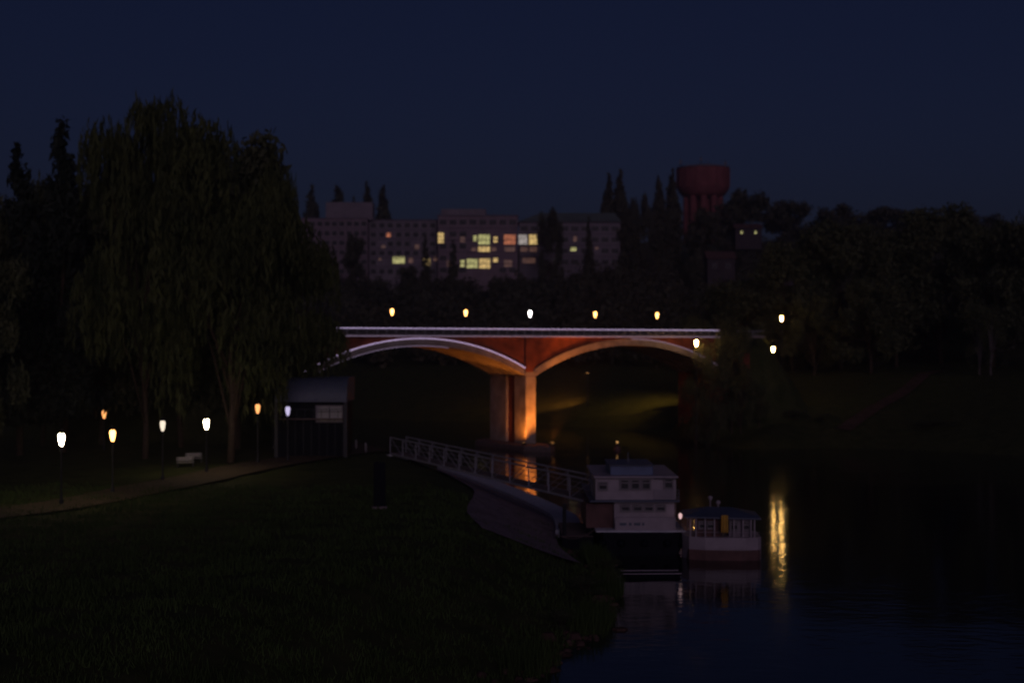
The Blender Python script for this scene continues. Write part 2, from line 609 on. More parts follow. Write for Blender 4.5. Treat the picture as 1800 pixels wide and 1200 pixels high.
def added_mast_light(px, py, D, aim, energy, size, label, col):  # masts added to brighten the bank and water behind the right arch
    q = at(px, py, D)
    g = hz(q.x, q.y)
    h = q.z - g
    r = empty('added_mast_floodlight', (q.x, q.y, g), 0, label, 'floodlight', 'added hooded floodlights on the bank beyond the bridge')
    MB().lathe([(.16, -.5), (.13, .5), (.07, h)], 10).build('mast', M['iron'], r)
    hd = MB().rings([[(-.3, -.3, h), (.3, -.3, h), (.3, .3, h), (-.3, .3, h)], [(-.22, -.22, h + .25), (.22, -.22, h + .25), (.22, .22, h + .25), (-.22, .22, h + .25)]]).build('hood', M['iron'], r)
    MB().box((-.24, -.24, h - .03), (.24, .24, h - .01)).build('lens', M['flood'], hd)
    sp = bpy.data.lights.new('added_mast_beam', 'SPOT')
    sp.energy = energy
    sp.color = col
    sp.spot_size = R(size)
    sp.spot_blend = 1.0
    sp.shadow_soft_size = .2
    o = link('added_mast_beam', sp)
    o.location = (q.x, q.y, q.z - .15)
    o.rotation_euler = (Vector(aim) - o.location).to_track_quat('-Z', 'Y').to_euler()


added_mast_light(1196, 588, 264, (20, 266, 3), 7000, 120, 'added hooded floodlight on a mast beyond the right arch lighting the green slope', (1, .52, .12))
added_mast_light(1033, 655, 275, (2, 288, 5), 9000, 110, 'added hooded floodlight on a short mast brightening the far water edge behind the right arch', (1, .36, .08))

# ------------------------------------------------------------------ street lamps
def make_lamp(m, hgt):
    r = empty('street_lamp', cat='street lamp')
    MB().lathe([(.17, 0), (.17, .35), (.10, .5), (.075, .8), (.05, hgt - .55), (.08, hgt - .5), (.05, hgt - .42)], 10).build('post', M['iron'], r)
    ln = MB().lathe([(.10, hgt - .42), (.20, hgt - .1), (.25, hgt + .25), (.20, hgt + .45), (.08, hgt + .5)], 8).build('lantern', m, r)
    MB().lathe([(.28, hgt + .5), (.24, hgt + .58), (.07, hgt + .72), (.03, hgt + .9)], 8).build('cap', M['iron'], r)
    return r


GB = 'lamps along the bridge parapet'
lamps = [(-23.3, 'lamp_o', 'leftmost orange lamp on the bridge, above the left arch'),
         (-11.5, 'lamp_o', 'second orange lamp from the left on the bridge, between left arch crown and pier'),
         (-.6, 'lamp_w', 'white lamp on the bridge directly above the central pier'),
         (11.07, 'lamp_o', 'orange lamp on the bridge just right of the white lamp'),
         (22.8, 'lamp_o', 'rightmost orange lamp on the bridge, above the right arch')]
for t, m, lb in lamps:
    o = make_lamp(M[m], 3.1)
    o.location = bw(t, .75, TOP + .36)
    tag(o, lb, group=GB)
GP = 'lamps along the left riverside path'
left = [(108, 772, 100, 'lamp_y', 'brightest white lamp on the riverside path, nearest the left edge'),
        (198, 765, 108, 'lamp_o', 'bright orange lamp second along the riverside path'),
        (286, 748, 118, 'lamp_w2', 'dim white lamp between the bright orange and bright white path lamps'),
        (363, 745, 124, 'lamp_y', 'bright white lamp on the path in front of the willow'),
        (453, 718, 133, 'lamp_o2', 'orange lamp left of the two-storey boathouse'),
        (183, 728, 152, 'lamp_o2', 'small faint orange lamp standing back under the dark trees'),
        (480, 694, 152, 'lamp_o2', 'faint orange lamp highest beside the boathouse roof'),
        (506, 722, 136, 'lamp_b', 'faint bluish lamp right in front of the boathouse')]
for px, py, D, m, lb in left:
    q = at(px, py, D)
    g = hz(q.x, q.y)
    o = make_lamp(M[m], q.z - g - .05)
    o.location = (q.x, q.y, g)
    tag(o, lb, group=GP)
GR = 'tall lamps on the right bank'
for px, py, D, m, lb in [(1224, 603, 210, 'lamp_x', 'tall orange lamp at the right end of the bridge below deck level'),
                         (1374, 560, 262, 'lamp_g', 'higher of the two orange lamps standing on the right bank'),
                         (1359, 614, 235, 'lamp_g', 'lower of the two orange lamps standing on the right bank')]:
    q = at(px, py, D)
    g = hz(q.x, q.y)
    o = make_lamp(M[m], q.z - g - .05)
    o.location = (q.x, q.y, g)
    tag(o, lb, group=GR)

# ------------------------------------------------------------------ hillside buildings
DB = 520.0


def zpx(y, D=DB): return H + (HZ - y) / F * D
def xpx(x, D=DB): return (x - 900) / F * D


def window_mesh(w, h, key, cache={}):
    k = (round(w, 2), round(h, 2))
    if k not in cache:
        f = MB()
        f.box((-w / 2 - .12, -.12, -h / 2 - .12), (w / 2 + .12, .02, -h / 2)).box((-w / 2 - .12, -.12, h / 2), (w / 2 + .12, .02, h / 2 + .12))
        f.box((-w / 2 - .12, -.12, -h / 2), (-w / 2, .02, h / 2)).box((w / 2, -.12, -h / 2), (w / 2 + .12, .02, h / 2))
        nm = max(1, int(round(w / 1.3)))
        for i in range(1, nm):
            x = -w / 2 + w * i / nm
            f.box((x - .05, -.1, -h / 2), (x + .05, .0, h / 2))
        f.box((-w / 2, -.1, h * .12), (w / 2, -.004, h * .12 + .1))
        cache[k] = (f.mesh('window', M['frame']), {})
    fm, pm = cache[k]
    if key not in pm:
        pm[key] = MB().add([(-w / 2, .012, -h / 2), (w / 2, .012, -h / 2), (w / 2, .012, h / 2), (-w / 2, .012, h / 2)], [(0, 1, 2, 3)]).mesh('pane', M[key])
    return fm, pm[key]


def window(par, x, y, z, w, h, key='glassd'):
    """x,y,z in the parent's own space; facade faces -y and sits at y"""
    fm, pm = window_mesh(w, h, key)
    o = link('window', fm, par, (x, y - .03, z))
    link('pane', pm, o)
    return o


def block(x0, x1, ytop, ybot, Y, depth, m, label, rows, cols, lit, skip=(), wsize=(1.9, 1.6), band=True, name='apartment_building'):
    s = Y / F
    X0, X1 = (x0 - 900) * s, (x1 - 900) * s
    zt, zb = H + (HZ - ytop) * s, H + (HZ - ybot) * s - 6
    cx = (X0 + X1) / 2
    r = empty(name, (cx, Y, zb), 0, label, 'building')
    MB().box((X0 - cx, 0, 0), (X1 - cx, depth, zt - zb)).build('wall', m, r)
    MB().box((X0 - cx - .3, -.3, zt - zb), (X1 - cx + .3, depth + .3, zt - zb + .45)).build('roof', M['band'], r)
    fh = (ybot - ytop) / rows
    used = []
    for px, py, w, h, key in lit:
        window(r, (px - 900) * s - cx, 0, H + (HZ - py) * s - zb, w * s, h * s, key)
        used.append((px, py, w / 2 + wsize[0] / 2 / s, h / 2 + wsize[1] / 2 / s))
    for j in range(rows):
        py = ytop + fh * (j + .5)
        if band and j:
            zz = H + (HZ - (ytop + fh * j)) * s - zb
            MB().box((X0 - cx, -.16, zz - .14), (X1 - cx, -.004, zz + .14)).build('floor_band', M['band'], r)
        for i in range(cols):
            px = x0 + (x1 - x0) * (i + .5) / cols
            if any(abs(px - u[0]) < u[2] + 1 and abs(py - u[1]) < u[3] + 1 for u in used): continue
            if (j, i) in skip: continue
            window(r, (px - 900) * s - cx, 0, H + (HZ - py) * s - zb, *wsize)
    return r


b1 = block(530, 646, 385, 485, 520, 14, M['plaster'], 'pale apartment block at the left end of the hilltop row', 6, 9, [(541, 399, 4, 6, 'win_d')])
MB().box((-1.5 + -2, 1.5, 27.5 + 0), (14.4, 9, 34.2)).build('roof_storey', M['plaster2'], b1)
b2 = block(649, 768, 388, 485, 524, 14, M['plaster2'], 'grey middle apartment block with red lit windows', 6, 8,
           [(683, 413, 7, 7, 'win_r'), (674, 434, 7, 6, 'win_d'), (701, 457, 21, 12, 'win_g'), (750, 461, 12, 14, 'win_y'), (765, 455, 6, 7, 'win_d'), (668, 455, 5, 5, 'win_d'), (722, 457, 8, 10, 'win_d'), (733, 434, 8, 8, 'win_d')])  # small dim pane below the red one doubles its smeared glow, no window there
b3 = block(770, 910, 380, 485, 516, 15, M['plaster'], 'wide terraced block with large yellow lit windows', 5, 8,
           [(769 + 6, 418, 10, 18, 'win_y'), (835, 419, 6, 10, 'win_g'), (851, 421, 20, 17, 'win_g'), (851, 438, 20, 9, 'win_y'), (833, 438, 9, 6, 'win_d'), (830, 463, 19, 16, 'win_g'),
            (852, 463, 19, 17, 'win_y'), (871, 457, 8, 7, 'win_y'), (893, 463, 14, 12, 'win_d'), (813, 421, 8, 9, 'win_d'), (790, 463, 9, 9, 'win_d'), (813, 463, 7, 12, 'win_g'), (871, 421, 7, 10, 'win_y'), (868, 438, 9, 7, 'win_d'), (896, 421, 20, 17, 'win_r'), (896, 438, 18, 8, 'win_d')], wsize=(2.4, 1.7))  # low lit row under the big panes is their blurred double, not real windows
MB().box((-14, 2, 29.0), (3, 10, 31.5)).build('roof_storey', M['plaster2'], b3)
# hall with a shallow pitched roof
b4 = block(913, 1090, 392, 470, 522, 16, M['plaster2'], 'long low hall with a grey pitched roof right of the terraced block', 4, 10,
           [(919, 421, 15, 17, 'win_w'), (937, 421, 14, 17, 'win_y'), (937, 438, 13, 9, 'win_d'), (921, 438, 12, 8, 'win_d'), (930, 458, 22, 9, 'win_d'), (975, 458, 10, 8, 'win_d2'), (1011, 420, 6, 9, 'win_d'), (1008, 438, 10, 6, 'win_g'), (1049, 436, 6, 4, 'win_d')],  # low lit row under the tall panes repeats their smeared glow
           wsize=(2.6, 1.6), name='hall_building')
s = 522 / F
zt = H + (HZ - 392) * s - b4.location.z
hw = (1090 - 913) * s / 2
MB().add([(-hw - .6, -.8, zt + .46), (hw + .6, -.8, zt + .46), (hw + .6, 17, zt + .46), (-hw - .6, 17, zt + .46), (-hw + 8, 8, zt + 4.6), (hw - 1.5, 8, zt + 4.6)],
         [(0, 1, 5, 4), (1, 2, 5), (2, 3, 4, 5), (3, 0, 4), (3, 2, 1, 0)]).build('pitched_roof', M['roofm'], b4)
# small houses among the right-hand trees
for px, py, D, w, hgt, lb, lit in [(1268, 462, 400, 8, 6, 'pale cottage glimpsed between trees below the water tower', False),
                                   (1372, 458, 380, 7, 6, 'mauve cottage half hidden by trees right of the water tower', False),
                                   (1316, 406, 470, 9, 4.6, 'hillside house with two small yellow lit windows', True)]:
    q = at(px, py, D)
    r = empty('cottage', (q.x, D, q.z - hgt / 2), 0, lb, 'house')
    MB().box((-w / 2, 0, -4), (w / 2, 7, hgt * .7)).build('wall', M['dim'], r)
    e = w / 2 + .4
    MB().add([(-e, -.4, hgt * .7), (e, -.4, hgt * .7), (e, 7.4, hgt * .7), (-e, 7.4, hgt * .7), (-e, 3.5, hgt * 1.1), (e, 3.5, hgt * 1.1)],
             [(0, 1, 5, 4), (1, 2, 5), (2, 3, 4, 5), (3, 0, 4), (3, 2, 1, 0)]).build('roof', M['redbr'], r)
    for k in (-1, 1):
        if lit: window(r, k * 2.4, 0, hgt * .40, .7, .9, 'win_g')
        else: window(r, k * w * .25, 0, hgt * .35, 1.0, 1.2)

# ------------------------------------------------------------------ water tower
DT = 640.0
s = DT / F
cx = xpx(1236, DT)
zb = zpx(398, DT)
wt = empty('water_tower', (cx, DT, zb), 0, 'dark red water tower with a wide tank on columns rising above the trees', 'water tower')


def zl(y): return zpx(y, DT) - zb


rt = 46 * s
MB().lathe([(rt * .70, zl(348)), (rt * .84, zl(343)), (rt * .98, zl(334)), (rt, zl(330)), (rt, zl(297)), (rt * .97, zl(296))], 24).build('tank', M['tower'], wt, True)
MB().lathe([(rt * 1.02, zl(297.5)), (rt * 1.02, zl(295)), (rt * .5, zl(291)), (rt * .12, zl(289))], 24).build('tank_roof', M['band'], wt)
cm = MB().lathe([(1.7, -8), (1.5, zl(348) + .4)], 8).mesh('column', M['tower'])
for i in range(10):
    an = 2 * math.pi * i / 10 + .2
    link('column', cm, wt, (rt * .66 * math.cos(an), rt * .66 * math.sin(an), 0))
MB().lathe([(5, -8), (5, zl(348) + .3)], 12).build('stair_core', M['tower'], wt)
rib = MB().box((-.18, -.3, zl(330)), (.18, 0, zl(298))).mesh('tank_rib', M['tower'])
for i in range(16):
    an = 2 * math.pi * i / 16
    link('tank_rib', rib, wt, (rt * math.sin(an), -rt * math.cos(an), 0), (0, 0, an))
for dx, top in ((-10.5, 279), (-1, 274), (10.5, 281), (2.5, 284)):
    MB().tube([(dx, 0, zl(296)), (dx, 0, zl(top))], [.22, .12], 5).build('antenna', M['iron'], wt)
    MB().box((dx - .5, -.1, zl(top) - 2.2), (dx + .5, .1, zl(top) - 1)).build('antenna_panel', M['frame'], wt)

# ------------------------------------------------------------------ trees
def leaf_quads(pts, size, droop=0.0, seed=0):
    g = np.random.default_rng(seed)
    n = len(pts)
    a = g.normal(size=(n, 3)); a /= np.linalg.norm(a, axis=1)[:, None]
    if droop: a = a * (1 - droop) + np.array([0, 0, -1]) * droop
    a /= np.linalg.norm(a, axis=1)[:, None]
    b = np.cross(a, g.normal(size=(n, 3))); b /= np.linalg.norm(b, axis=1)[:, None]
    sz = size * g.uniform(.6, 1.4, n)[:, None]
    la, lb = a * sz, b * sz * (.45 if not droop else .28)
    v = np.stack([pts - la, pts + lb * .9 - la * .1, pts + la, pts - lb * .9 - la * .1], 1).reshape(-1, 3)
    f = np.arange(n * 4).reshape(-1, 4)
    return v, f


def np_mesh(name, v, f, m):
    me = bpy.data.meshes.new(name)
    me.vertices.add(len(v)); me.vertices.foreach_set('co', v.astype(np.float32).ravel())
    me.loops.add(len(f) * 4); me.loops.foreach_set('vertex_index', f.astype(np.int32).ravel())
    me.polygons.add(len(f))
    me.polygons.foreach_set('loop_start', np.arange(0, len(f) * 4, 4, dtype=np.int32))
    me.polygons.foreach_set('loop_total', np.full(len(f), 4, dtype=np.int32))
    me.materials.append(m)
    me.update()
    me.validate()
    return me


def blobs(kind, g):
    """lobes (centre, radii) of a crown inside height 1, radius ~.35"""
    out = []
    if kind == 'poplar':
        for i in range(16):
            z = .14 + .84 * i / 15
            r = .12 * math.sin(math.pi * (.10 + .88 * (i / 15)) ** .75) + .012
            a = g.uniform(0, 6.28)
            out.append(((.012 * math.cos(a), .012 * math.sin(a), z), (r, r, .08)))
    elif kind == 'conifer':
        for i in range(15):
            z = .10 + .88 * i / 14
            r = .25 * (1 - i / 15) ** .8 + .012
            for k in range(max(3, int(8 * (1 - i / 15)))):
                a = g.uniform(0, 6.28)
                out.append(((r * .6 * math.cos(a), r * .6 * math.sin(a), z - .02), (r * .62, r * .62, .05)))
    else:
        for i in range(30):
            a = g.uniform(0, 6.28)
            z = .30 + .62 * g.uniform() ** .8
            rr = .36 * math.sqrt(max(.05, 1 - ((z - .52) / .5) ** 2)) * g.uniform(.35, .95)
            q = g.uniform(.07, .13)
            out.append(((rr * math.cos(a), rr * math.sin(a), z), (q * 1.15, q * 1.15, q * .85)))
    return out


def crown_mesh(kind, N, leaf, seed, m, Ht=20.0):
    g = np.random.default_rng(seed)
    bl = blobs('broad' if kind == 'willow' else kind, g)
    vol = np.array([b[1][0] ** 1.5 for b in bl]); vol /= vol.sum()
    P = []
    if kind == 'willow':
        per = 26
        ns = N // per
        which = g.choice(len(bl), ns, p=vol)
        for w in which:
            c, r = bl[w]
            d = g.normal(size=3); d /= np.linalg.norm(d); d[2] = abs(d[2]) * .8
            s0 = np.array(c) + d * np.array(r) * g.uniform(.5, 1.1)
            L = g.uniform(.04, .17)
            sway = np.array([d[0], d[1], 0]) * .04
            t = np.linspace(0, 1, per)[:, None]
            pts = s0 + sway * np.sqrt(t) + np.array([0, 0, -L]) * t + g.normal(size=(per, 3)) * .006
            P.append(pts[pts[:, 2] > .10])
    else:
        which = g.choice(len(bl), N, p=vol)
        C_ = np.array([b[0] for b in bl])[which]
        R_ = np.array([b[1] for b in bl])[which]
        d = g.normal(size=(N, 3)); d /= np.linalg.norm(d, axis=1)[:, None]
        rad = g.uniform(0, 1, N)[:, None] ** .45 * g.uniform(.75, 1.18, N)[:, None]
        P.append(C_ + d * R_ * rad)
    P = np.concatenate(P)
    rad0 = {'poplar': .13, 'conifer': .25}.get(kind, .425)
    P[:, 2] = .12 + (P[:, 2] - P[:, 2].min()) * .88 / (np.percentile(P[:, 2], 98.5) - P[:, 2].min())
    P[:, :2] *= rad0 / np.percentile(np.hypot(P[:, 0], P[:, 1]), 97)
    P = P * Ht
    v, f = leaf_quads(P, leaf, .6 if kind == 'willow' else 0, seed)
    return np_mesh('crown', v, f, m), bl


def trunk_mesh(kind, bl, seed, m, Ht=20.0):
    g = np.random.default_rng(seed + 50)
    mb = MB()
    top = .9 if kind in ('conifer', 'poplar') else .58
    pts = [(Ht * .012 * g.normal() * (z > 0), Ht * .012 * g.normal() * (z > 0), Ht * z) for z in np.linspace(0, top, 7)]
    pts[0] = (0, 0, -.6)
    mb.tube(pts, [.42 * Ht / 20 * (1 - .85 * i / 6) + .03 for i in range(7)], 8)
    if kind not in ('conifer', 'poplar'):
        for c, r in bl[:16]:
            k = int(g.integers(1, 5))
            a = Vector(pts[k]); b = Vector(c) * Ht
            mid = (a + b) / 2 + Vector((0, 0, .03 * Ht))
            mb.tube([a, mid, b], [.17, .10, .03], 5)
    return mb.mesh('trunk', m, True)


PROTO = {}


def proto(kind, var, N, leaf, m, bark='bark'):
    k = (kind, var, N, m, bark)
    if k not in PROTO:
        sd = hash((kind == 'willow', var, N)) % 9973 + {'poplar': 11, 'conifer': 23, 'broad': 37, 'willow': 51, 'bush': 63}[kind]
        cmh, bl = crown_mesh(kind if kind != 'bush' else 'broad', N, leaf, sd, M[m])
        PROTO[k] = (cmh, trunk_mesh(kind, bl, sd, M[bark]))
    return PROTO[k]


WR = {'poplar': .17, 'conifer': .50, 'broad': .85, 'willow': .85, 'bush': .9}


def tree(px, ytop, D, wpx, kind, label, var=0, N=9000, leaf=.36, m=None, group=None, name=None, bark='bark', cat='tree'):
    q = at(px, ytop, D)
    g = hz(q.x, q.y)
    hgt = max(1.2, q.z - g)
    wid = wpx * D / F
    m = m or {'poplar': 'far', 'conifer': 'conif', 'broad': 'broad', 'willow': 'willow', 'bush': 'broad'}[kind]
    cmh, tm = proto(kind, var, N, leaf, m, bark)
    r = empty(name or {'poplar': 'poplar_tree', 'conifer': 'conifer_tree', 'broad': 'broadleaf_tree', 'willow': 'willow_tree', 'bush': 'bush'}[kind],
              (q.x, q.y, g - .2), random.uniform(0, 6.28), label, cat, group)
    k = hgt / 20
    kx = wid / (20 * WR[kind])
    r.scale = (kx, kx, k)
    link('trunk' if kind != 'bush' else 'stem', tm, r)
    link('crown' if kind != 'bush' else 'foliage', cmh, r)
    return r


# left bank
tree(255, 205, 138, 230, 'willow', 'tallest willow, its rounded top highest at the left', 0, 30000, .36)
tree(405, 250, 134, 285, 'willow', 'broad weeping willow right of the tallest one', 1, 30000, .36)
tree(520, 440, 146, 185, 'willow', 'low weeping willow overhanging the left arch of the bridge', 2, 22000, .36)
tree(110, 285, 150, 150, 'conifer', 'tall dark conifer left of the willows', 0, 16000, .4)
tree(35, 325, 146, 150, 'conifer', 'dark conifer at the left edge of the photo', 1, 16000, .4)
tree(75, 340, 158, 190, 'broad', 'dark round tree between the two left conifers', 3, 14000, .4)
tree(180, 330, 160, 220, 'broad', 'dark round tree behind the tallest willow', 4, 14000, .4)
tree(-30, 380, 128, 150, 'broad', 'dark tree cut by the left edge of the photo', 5, 14000, .4)
tree(330, 400, 170, 260, 'broad', 'dark tree filling the gap behind both big willows', 3, 14000, .4)
tree(415, 262, 152, 260, 'broad', 'dark dome-shaped tree rising just behind the broad weeping willow', 5, 20000, .4)
tree(320, 262, 156, 200, 'broad', 'dark tree closing the gap between the tallest and the broad willow', 4, 16000, .4)
tree(488, 300, 150, 84, 'willow', 'loose willow with wispy shoots against the sky beside the apartment block', 0, 12000, .36)
# right end of the bridge
tree(1248, 592, 212, 70, 'bush', 'small leafy tree lit by the lamp at the right end of the bridge', 6, 7000, .3, name='small_tree')
for px, yt, D, w, lb, v in [(1286, 572, 220, 70, 'dark tree hiding the right end of the bridge', 3), (1235, 574, 226, 60, 'tree top showing over the right end of the bridge railing', 4),
                            (1322, 575, 236, 50, 'tree just left of the two lamps on the right bank', 5), (1215, 560, 262, 60, 'tree behind the bridge above its right arch', 3)]:
    tree(px, yt, D, w, 'broad', lb, v, 14000, .4, group='trees around the right bridge end')
for px, yt, D, w, lb in [(1222, 668, 216, 60, 'lamp-lit bush low at the foot of the bridge end'), (1262, 640, 217, 66, 'dense bush under the dark tree at the bridge end'),
                         (1302, 652, 218, 60, 'bush right of the dense one at the bridge end'), (1335, 672, 220, 50, 'small bush on the open slope below the bank lamps'),
                         (1243, 700, 211, 56, 'bush close to the water at the bridge end')]:
    tree(px, yt, D, w, 'bush', lb, 6, 5000, .30, group='bushes at the right bridge end', cat='bush')
# right bank, near row
GRB = 'big trees on the right bank'
nr = [(1300, 500, 292, 170, 'dark broad tree behind the lower right bank lamp', 3), (1395, 430, 288, 150, 'tree rising directly behind the two bank lamps', 4),
      (1480, 398, 284, 170, 'rounded tree right of the two bank lamps', 5), (1575, 415, 278, 150, 'lower rounded tree left of the pale little house', 3),
      (1655, 372, 276, 185, 'tallest rounded tree of the right bank', 4), (1745, 400, 262, 150, 'big tree over the pale little house', 5),
      (1815, 392, 252, 160, 'tree cut by the right edge of the photo', 3), (1530, 500, 262, 120, 'squat tree low in front of the right bank row', 4),
      (1430, 520, 272, 100, 'slim dark tree between the lamps and the squat tree', 5)]
for px, yt, D, w, lb, v in nr:
    tree(px, yt, D, w, 'broad', lb, v, 14000, .4, group=GRB)
GF = 'trees on the skyline'
fr = [(548, 344, 640, 22, 'poplar', 'lone pointed poplar above the left apartment block'), (594, 343, 640, 26, 'poplar', 'stout poplar left of the roof storey'),
      (645, 338, 640, 18, 'poplar', 'slim poplar left of the pair above the middle block'), (673, 342, 640, 20, 'poplar', 'slim poplar right of the pair above the middle block'),
      (622, 362, 650, 14, 'poplar', 'short poplar tip between the taller poplars'), (1070, 324, 560, 20, 'poplar', 'left of the twin poplars beside the hall'),
      (1090, 320, 560, 22, 'poplar', 'right of the twin poplars beside the hall'), (1158, 326, 570, 19, 'poplar', 'poplar midway between the twin poplars and the water tower'),
      (1182, 318, 575, 20, 'poplar', 'poplar touching the left side of the water tower'), (1130, 348, 540, 34, 'broad', 'round tree between the poplars near the hall'),
      (1108, 356, 520, 30, 'broad', 'round tree right against the end of the hall'), (1315, 340, 560, 120, 'broad', 'wide tree hump right of the water tower'),
      (1385, 358, 560, 100, 'broad', 'second wide tree hump right of the water tower'), (1470, 366, 540, 110, 'broad', 'low wide tree on the skyline left of centre right'),
      (1560, 368, 540, 110, 'broad', 'low wide skyline tree above the rounded bank tree'), (968, 373, 495, 46, 'broad', 'dark round tree standing before the hall'),
      (1170, 372, 480, 60, 'broad', 'dark tree under the left side of the water tower'), (1240, 372, 470, 76, 'broad', 'dark tree hiding the columns of the water tower'),
      (1110, 400, 470, 60, 'broad', 'dark tree covering the right end of the hall'), (1700, 376, 520, 130, 'broad', 'low skyline tree near the right edge'),
      (748, 430, 490, 26, 'conifer', 'dark conifer before the middle apartment block'), (797, 438, 488, 30, 'conifer', 'dark conifer before the terraced block'),
      (622, 418, 480, 46, 'broad', 'dark round tree before the left apartment block'), (568, 440, 470, 50, 'broad', 'dark tree low before the left apartment block'),
      (720, 470, 480, 40, 'broad', 'low dark tree before the middle block'), (1035, 400, 495, 26, 'conifer', 'slim conifer before the hall')]
for i, (px, yt, D, w, k, lb) in enumerate(fr):
    tree(px, yt, D, w, k, lb, 7 + i % 2, 5000, .62, m='far', group=GF)
# pale birch trunks at the right
for px, D, w, lb in [(1722, 250, 34, 'left pale-stemmed birch on the right bank'), (1742, 247, 34, 'right pale-stemmed birch on the right bank')]:
    tree(px, 535, D, w * 1.8, 'broad', lb, 9, 3500, .3, group='pale birches', name='birch_tree', bark='pbark')

# wooded slope beyond the bridge: one mass
P = []
g = np.random.default_rng(3)
cnt = 0
while cnt < 520:
    D = g.uniform(285, 520)
    px = g.uniform(380, 1860)
    x = (px - 900) / F * D
    z = hz(x, D)
    cap = H + (HZ - (488 if px < 1010 else (430 if px < 1300 else 400))) / F * D   # stay under the buildings' feet
    hh = g.uniform(9, 17)
    if px < 1010 and z + hh > cap: hh = cap - z
    if hh < 4 or inland([(x, D)], RPOLY, RIGHT)[0] < 46: cnt += .2; continue
    nl = 420
    d = g.normal(size=(nl, 3)); d /= np.linalg.norm(d, axis=1)[:, None]
    rr = g.uniform(.35, 1.05, nl)[:, None]
    wd = g.uniform(3.2, 5.5)
    lump = 1 + .22 * np.sin(d[:, :1] * 5 + g.uniform(0, 6)) * np.cos(d[:, 2:] * 6)
    P.append(np.array([x, D, z + hh * .52]) + d * rr * lump * np.array([wd, wd, hh * .5]))
    cnt += 1
P = np.concatenate(P)
v, f = leaf_quads(P, .75, 0, 5)
tag(link('woodland', np_mesh('woodland', v, f, M['far'])), 'dark wooded hillside beyond the bridge', kind='stuff')

# bushes on the shore below the stone embankment and along the right waterline
for px, yt, D, w, lb in [(1062, 985, 93, 70, 'dark bush at the water edge beside the boats'), (1030, 1035, 84, 90, 'dark bush on the nearest point of the left bank'),
                         (985, 1095, 74, 90, 'dark bush at the water edge low in the photo'), (1075, 1040, 86, 34, 'small tuft leaning over the water on the nearest point')]:
    tree(px, yt, D, w, 'bush', lb, 6, 5000, .30, group='bushes at the left water edge', cat='bush')
for px, yt, D, w, lb in [(1395, 752, 222, 60, 'dark bush at the far waterline below the lamps'), (1445, 750, 220, 50, 'dark bush at the far waterline right of the other'),
                         (1640, 742, 212, 80, 'low bush at the far waterline near the birches')]:
    tree(px, yt, D, w, 'bush', lb, 6, 5000, .30, group='bushes at the far waterline', cat='bush')

# ------------------------------------------------------------------ boats
def boatspace(px, py_water):
    D = F * H / (py_water - HZ)
    return D, D / F


D1, s1 = boatspace(1110, 972)
X1 = (1118 - 900) * s1


def u(px, s=s1, c=1118): return (px - c) * s
def v_(py, s=s1, w=972): return (w - py) * s


hb = empty('houseboat', (X1, D1, 0), 0, 'large white two-deck houseboat with a dark hull moored at the end of the gangway', 'houseboat')
hl = []
for yy, k in ((-1.0, .90), (0.2, 1.0), (9, 1.02), (15, .95), (18.5, .35)):
    a0, a1 = u(1052) * k, u(1200) * k
    hl.append([(a0 + .5, yy, -.5), (a1 - .5, yy, -.5), (a1, yy, .5), (a1, yy, v_(932)), (a0, yy, v_(932)), (a0, yy, .5)])
MB().rings(hl).build('hull', M['hull'], hb)
MB().bev((u(1046), -.9, v_(932)), (u(1203), 15, v_(929)), .03).build('deck', M['kerb'], hb)
MB().bev((u(1080), -.7, v_(929)), (u(1186), -.55, v_(907)), .02).build('bulwark', M['white'], hb)
# faded mark panels on the bulwark
MB().box((u(1080), 0.2, v_(929)), (u(1186), 11, v_(881))).build('lower_cabin', M['white'], hb)
MB().box((u(1031), .6, v_(929)), (u(1080) - .02, 8, v_(886))).build('side_cabin', M['redbr'], hb)
MB().bev((u(1036), -.35, v_(881)), (u(1194), 12, v_(878)), .03).build('upper_deck', M['roofb'], hb)
MB().box((u(1047), .1, v_(878)), (u(1150), 9, v_(839))).build('upper_cabin', M['white'], hb)
MB().box((u(1150) + .02, .3, v_(878)), (u(1189), 7, v_(842))).build('wheelhouse', M['white'], hb)
MB().bev((u(1043), -.3, v_(839)), (u(1192), 9.4, v_(836)), .03).build('cabin_roof', M['white'], hb)
MB().bev((u(1074), .8, v_(836)), (u(1150), 6, v_(820)), .05).build('top_cabin', M['bluep'], hb)
MB().box((u(1072), .6, v_(820)), (u(1152), 6.2, v_(818.5))).build('top_cabin_roof', M['roofb'], hb)
for px in (1100, 1121, 1141, 1162):
    window(hb, u(px), .2, v_(892), 13 * s1, 9 * s1)
for px in (1098, 1117, 1136):
    window(hb, u(px), .1, v_(851), 12 * s1, 14 * s1)
window(hb, u(1176), .3, v_(850), 12 * s1, 14 * s1)
window(hb, u(1060), .1, v_(854), 12 * s1, 10 * s1)
for py in (872, 866, 860):
    MB().tube([(u(1150), -.3, v_(py)), (u(1193), -.3, v_(py))], .018, 5).build('guard_rail', M['steel'], hb)
for k in range(5):
    MB().tube([(u(1150 + k * 10.7), -.3, v_(878)), (u(1150 + k * 10.7), -.3, v_(860))], .018, 5).build('guard_post', M['steel'], hb)
for k in range(6):
    MB().tube([(u(1190), 1 + k * 1.6, v_(929)), (u(1190), 1 + k * 1.6, v_(880))], .03, 5).build('deck_post', M['white'], hb)
MB().tube([(u(1110), 3, v_(819)), (u(1110), 3, v_(800))], .025, 5).build('mast', M['steel'], hb)
for px in (1058, 1090, 1130, 1170, 1196):
    MB().lathe([(.08, -.28), (.26, -.2), (.3, 0), (.26, .2), (.08, .28)], 10, (u(px), -1.2, .95)).build('fender', M['hull'], hb, True)
